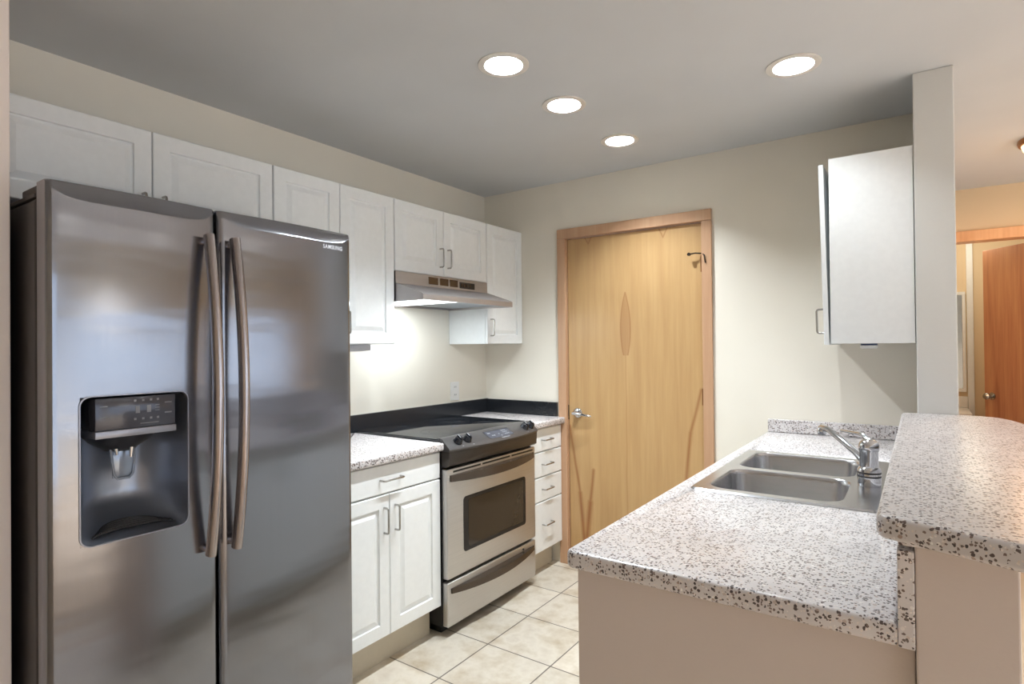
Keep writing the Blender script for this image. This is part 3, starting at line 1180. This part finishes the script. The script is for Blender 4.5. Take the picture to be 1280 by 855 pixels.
lp = g.obj('lamp_cover', 'hood_lens', hd, 0, 'glowing lamp cover under the hood')
for u0, u1 in ((-0.137, -0.062), (-0.048, 0.022), (0.034, 0.102)):
    G().box(u0, u1, 0.3105, 0.3145, 0.107, 0.146, 0.001).obj('vent_grille', 'dark_metal', hd, 0)
g = G().box(0.117, 0.255, 0.3105, 0.3142, 0.104, 0.140, 0.001)
sw = g.obj('switch_plate', 'black', hd, 0)
g = G()
for i in range(4):
    g.box(0.128 + i * 0.024, 0.144 + i * 0.024, 0.3145, 0.3175, 0.112, 0.132, 0.001)
g.obj('switch', 'dark_metal', sw, 0)
area('hood_lamp', P(-0.12, 0.32, 0.004), P_HOOD, C_HOOD, (0.34, 0.30), (0, 0, 0), PI, 'RECTANGLE', hd)

# ------------------------------------------------------------------ range
rg = thing('range', 'stainless slide-in electric range with black glass cooktop', 'stove', (0, -0.762, 0), LEFT)
RW = 0.377
g = G()
g.box(-RW, RW, 0.03, 0.605, 0.045, 0.905, 0.002)
g.box(-RW + 0.03, RW - 0.03, 0.08, 0.57, 0.0, 0.045)
g.obj('body', 'black', rg, 0)
g = G()
g.prism([(x, -y) for x, y in rrect(-0.388, 0.388, 0.024, 0.602, 0.012, 4)][::-1], 0.9165, 0.928, 0.003, 2)
ct = g.obj('cooktop', 'glass_black', rg, 30)
g = G()
for u, d, r in ((-0.19, 0.44, 0.105), (0.19, 0.44, 0.08), (-0.19, 0.18, 0.08), (0.19, 0.18, 0.105)):
    for rad in (r, r * 0.62):
        g = G()
        g.lathe([(rad - 0.0015, 0.92805), (rad - 0.0015, 0.9283), (rad, 0.9283), (rad, 0.92805)], 48, Matrix.Translation(P(u, d, 0)))
        g.obj('burner_ring', 'burner', ct, 0)


def bulge(u):
    return 0.662 + 0.040 * (1 - (u / 0.385) ** 2)


g = G()
N = 28
def crow(u, side=0):
    bl = bulge(u)
    return [P(u, 0.585, 0.9165), P(u, 0.585, 0.9300), P(u, 0.603, 0.9315), P(u, 0.618, 0.927), P(u, bl - 0.004, 0.8865), P(u, bl, 0.880), P(u, bl - 0.003, 0.872), P(u, 0.607, 0.872), P(u, 0.607, 0.9165)]
rows = [crow(-0.380 + 0.76 * i / N) for i in range(N + 1)]
g.loft(rows)
cpn = g.obj('control_panel', 'smoke', rg, 35)


def on_panel(u, q):
    """point on the sloping face, q=0 top .. 1 bottom, and its normal"""
    bl = bulge(u)
    a = P(u, 0.618, 0.927)
    c2 = P(u, bl - 0.004, 0.8865)
    p = a.lerp(c2, q)
    dn = (c2 - a).normalized()
    nrm = dn.cross(Vector((1, 0, 0)))
    if nrm.z < 0:
        nrm = -nrm
    return p, nrm, dn


for u in (-0.300, -0.236, 0.268, 0.330):
    p, nrm, dn = on_panel(u, 0.45)
    X = Vector((1, 0, 0))
    Yv = nrm.cross(X)
    mt = Matrix((X, Yv, nrm)).transposed().to_4x4()
    mt.translation = p
    g = G()
    g.lathe([(0, 0), (0.024, 0.0), (0.0245, 0.004), (0.021, 0.008), (0.019, 0.022), (0.016, 0.025), (0, 0.025)], 28, mt)
    b = bmesh.new()
    bmesh.ops.create_cube(b, size=1)
    for v in b.verts:
        v.co = Vector((v.co.x * 0.008, v.co.y * 0.036, 0.018 + v.co.z * 0.022))
    bmesh.ops.bevel(b, geom=b.edges[:], offset=0.002, segments=2, affect='EDGES')
    g._merge(b, mt)
    kb = g.obj('knob', 'knob', rg, 40)
    g = G()
    b = bmesh.new()
    bmesh.ops.create_cube(b, size=1)
    for v in b.verts:
        v.co = Vector((v.co.x * 0.0025, 0.006 + v.co.y * 0.022, 0.0293 + v.co.z * 0.0008))
    g._merge(b, mt)
    g.obj('pointer', 'mark', kb, 0)


def quad_on_panel(g, u0, u1, q0, q1, lift):
    n = 8
    rows = []
    for q in (q0, q1):
        row = []
        for i in range(n + 1):
            u = u0 + (u1 - u0) * i / n
            p, nrm, _ = on_panel(u, q)
            row.append(p + nrm * lift)
        rows.append(row)
    g.grid(rows)


g = G()
quad_on_panel(g, -0.085, 0.125, 0.10, 0.78, 0.0006)
ds = g.obj('display', 'disp_panel', rg, 0)
g = G()
for u0, u1, q0, q1 in ((-0.085, 0.125, 0.08, 0.13), (-0.087, -0.082, 0.1, 0.78), (0.122, 0.127, 0.1, 0.78)):
    quad_on_panel(g, u0, u1, q0, q1, 0.0009)
g.obj('display_frame', 'black', rg, 0)
g = G()
for u, q in ((-0.062, 0.30), (-0.050, 0.30), (-0.045, 0.55), (-0.030, 0.55), (0.058, 0.26), (0.072, 0.26), (0.086, 0.26), (0.058, 0.42), (0.072, 0.42), (0.086, 0.42), (0.062, 0.60), (0.076, 0.60), (0.09, 0.60), (0.012, 0.5), (0.02, 0.68)):
    quad_on_panel(g, u - 0.0045, u + 0.0045, q - 0.045, q + 0.045, 0.0012)
quad_on_panel(g, 0.0, 0.07, 0.84, 0.92, 0.0012)
for u in (-0.292, -0.222, 0.262, 0.325):
    quad_on_panel(g, u - 0.005, u + 0.005, 0.90, 0.97, 0.0012)
g.obj('panel_markings', 'grey_mark', rg, 0)
g = G()
rows = []
for i in range(N + 1):
    u = -RW + 2 * RW * i / N
    bl = bulge(u)
    rows.append([P(u, 0.607, 0.871), P(u, bl - 0.004, 0.871), P(u, 0.75 * bl + 0.25 * 0.655 - 0.004, 0.835), P(u, 0.30 * bl + 0.70 * 0.652, 0.806), P(u, 0.640, 0.797), P(u, 0.607, 0.797)])
g.loft(rows)
g.obj('fascia', 'fascia', rg, 35)

g = G()
g.box(-RW, RW, 0.607, 0.644, 0.272, 0.786, 0.006, 3)
od = g.obj('oven_door', 'steel_range', rg, 35)
def front_prism(g, poly, d0, d1, bev=0.0):
    g.prism([(x, z) for x, z in poly], d0, d1, bev, 2, Matrix.Rotation(PI / 2, 4, 'X'))
    return g
front_prism(G(), rrect(-0.262, 0.275, 0.372, 0.637, 0.018), 0.6440, 0.6455).obj('oven_window', 'black', od, 0)
win = front_prism(G(), rrect(-0.225, 0.250, 0.392, 0.620, 0.006), 0.6456, 0.6462).obj('window_glass', 'oven_glass', od, 0)
g = G()
for u0, u1 in ((-0.335, -0.125), (-0.11, 0.13), (0.145, 0.352)):
    g.box(u0, u1, 0.6435, 0.6446, 0.7665, 0.7755)
g.obj('vent_slot', 'black', od, 0)


def crescent(uw, d0, dd, z0, z1, sag, thick):
    """bowed bar: chord on the door, belly outward"""
    g = G()
    rings = []
    n = 28
    for i in range(n + 1):
        s = -1 + 2 * i / n
        k = 1 - s * s
        do = d0 + 0.008 + dd * k
        di = do - thick * (0.4 + 0.6 * k) if thick else d0
        rings.append([P(s * uw, di, z0 - sag * k), P(s * uw, do, z0 - sag * k), P(s * uw, do - 0.003, z1 - 0.2 * sag * k), P(s * uw, di, z1 - 0.2 * sag * k)])
    g.loft(rings)
    return g


g = crescent(0.358, 0.6442, 0.042, 0.728, 0.758, 0.012, 0)
g.obj('handle', 'dark_metal', od, 35)
g = G()
g.box(-RW, RW, 0.607, 0.642, 0.050, 0.256, 0.006, 3)
dw = g.obj('storage_drawer', 'steel_range', rg, 35)
g = crescent(0.355, 0.6422, 0.040, 0.205, 0.228, 0.014, 0)
g.obj('handle', 'dark_metal', dw, 35)
g = G()
g.tube([P(0.25, 0.646, 0.236), P(0.25, 0.640, 0.236)], 0.006, 10)
g.obj('lock_screw', 'black', dw, 40)

# ------------------------------------------------------------------ small fittings
t = thing('wall_outlet', 'white duplex wall outlet above the black backsplash near the corner', 'outlet', (0.0, -0.334, 1.018), LEFT)
g = G()
g.box(-0.040, 0.040, 0.0005, 0.006, 0, 0.118, 0.002)
pl = g.obj('cover_plate', 'plastic', t, 0)
for z in (0.034, 0.084):
    g = G()
    front_prism(g, rrect(-0.017, 0.017, z - 0.015, z + 0.015, 0.007), 0.006, 0.0072)
    sk_ = g.obj('socket', 'plastic', t, 0)
    g = G()
    for u in (-0.007, 0.007):
        g.box(u - 0.0015, u + 0.0015, 0.0072, 0.0076, z - 0.003, z + 0.007)
    g.obj('slot', 'black', sk_, 0)
t = thing('under_cabinet_fixture', 'grey box fixture under the tall wall cabinet beside the refrigerator', 'fixture', (0.20, -1.49, 1.342), LEFT)
g = G()
g.box(-0.27, 0.255, -0.06, 0.04, 0.004, 0.0345, 0.006, 3)
g.obj('housing', 'grey_plastic', t, 30)
g = G()
g.box(-0.24, 0.225, -0.045, 0.028, 0.0, 0.005, 0.002)
g.obj('diffuser', 'plastic', t, 30)
t = thing('puck_fixture', 'small white puck under the wall cabinet above the sink', 'fixture', (2.283, -0.37, 1.336))
G().lathe([(0, 0), (0.026, 0), (0.032, 0.004), (0.033, 0.013), (0, 0.013)], 28).obj('housing', 'plastic', t, 40)
G().lathe([(0, 0.0132), (0.030, 0.0132), (0.030, 0.0208), (0, 0.0208)], 28).obj('mounting_base', 'blue_plastic', t, 40)


def can_light(x, y, label, group, power, color):
    t = thing('recessed_light', label, 'ceiling light', (x, y, CEIL), 0, group)
    g = G()
    g.lathe([(0.0715, -0.0005), (0.094, -0.0005), (0.0935, -0.004), (0.080, -0.006), (0.070, -0.005), (0.0685, 0.001)], 48)
    g.obj('trim_ring', 'can_ring', t, 40)
    g = G()
    g.lathe([(0.0705, -0.002), (0.069, 0.02), (0.064, 0.07), (0.058, 0.095), (0.0, 0.096)], 48)
    g.obj('reflector', 'can', t, 40)
    g = G()
    g.lathe([(0, 0.070), (0.03, 0.071), (0.046, 0.078), (0.052, 0.088), (0.052, 0.094), (0, 0.094)], 36)
    g.obj('lamp', 'lens', t, 40)
    area('can_lamp', (0, 0, 0.064), power, color, 0.06, (0, 0, 0), PI, 'DISK', t)
    return t


grp = 'recessed kitchen ceiling lights'
can_light(*CANS[0], 'recessed ceiling light nearest the refrigerator, first of the row of three', grp, P_CAN, C_CAN)
can_light(*CANS[1], 'recessed ceiling light, middle of the row of three', grp, P_CAN, C_CAN)
can_light(*CANS[2], 'recessed ceiling light nearest the wooden door, last of the row of three', grp, P_CAN, C_CAN)
can_light(*CANS[3], 'recessed ceiling light standing apart from the row, over the sink', grp, P_CAN * 0.34, C_CAN)
for i, (x, y) in enumerate(LIVING_FILL):  # out-of-view fittings added as fill for the cabinet fronts
    can_light(x, y, 'added fill light in the living room ceiling behind the bar', 'added living room fill lights', P_FILL if y > -4 else P_FILL * 0.4, C_FILL if y > -4 else C_FILL_WARM)

t = thing('hall_ceiling_light', 'bronze-rimmed domed ceiling light in the warm hallway', 'ceiling light', (3.035, 0.79, CEIL))
G().lathe([(0, -0.001), (0.152, -0.001), (0.155, -0.012), (0.150, -0.026), (0.140, -0.028), (0, -0.028)], 48).obj('rim', 'bronze', t, 40)
G().lathe([(0.139, -0.0285), (0.132, -0.05), (0.105, -0.075), (0.06, -0.090), (0, -0.095)], 48).obj('glass_dome', 'dome', t, 50)
area('hall_lamp', (0, 0, -0.10), P_HALL, C_HALL, 0.2, (0, 0, 0), PI, 'DISK', t)

# ------------------------------------------------------------------ bathroom beyond the hall
t = thing('bathroom_mirror', 'narrow mirror in a pale frame on the bathroom wall beyond the hall', 'mirror', (2.50, 3.299, 0.92))
g = G()
for a in ((-0.26, 0.285, 0.0, 0.028), (-0.26, 0.285, 0.852, 0.880)):
    g.wbox(a[0], a[1], -0.025, 0.0, a[2], a[3], 0.002)
g.wbox(-0.26, -0.225, -0.025, 0.0, 0.0285, 0.8515, 0.002)
g.wbox(0.262, 0.285, -0.025, 0.0, 0.0285, 0.8515, 0.002)
g.obj('frame', 'white', t, 0)
G().wbox(-0.224, 0.261, -0.014, -0.004, 0.029, 0.851).obj('mirror_glass', 'mirror', t, 0)
t = thing('bathroom_vanity', 'white bathroom vanity below the framed mirror beyond the hall', 'vanity', (2.50, 3.02, 0))
G().wbox(-0.29, 0.29, -0.24, 0.27, 0.0, 0.745, 0.002).obj('cabinet_box', 'redwood', t, 0)
G().wbox(-0.295, 0.293, -0.27, 0.275, 0.746, 0.782, 0.006).obj('top', 'plastic', t, 30)
G().wbox(-0.295, 0.293, 0.255, 0.276, 0.783, 0.88, 0.003).obj('splash', 'plastic', t, 30)
bd = bpy.data.lights.new('bath_fill', 'POINT')  # unseen lamp without a fitting, added to light the bathroom
bd.energy = P_BATH
bd.color = C_BATH
bd.shadow_soft_size = 0.15
bo = bpy.data.objects.new('bath_fill', bd)
bo.location = (2.75, 2.6, 2.2)
COL.objects.link(bo)
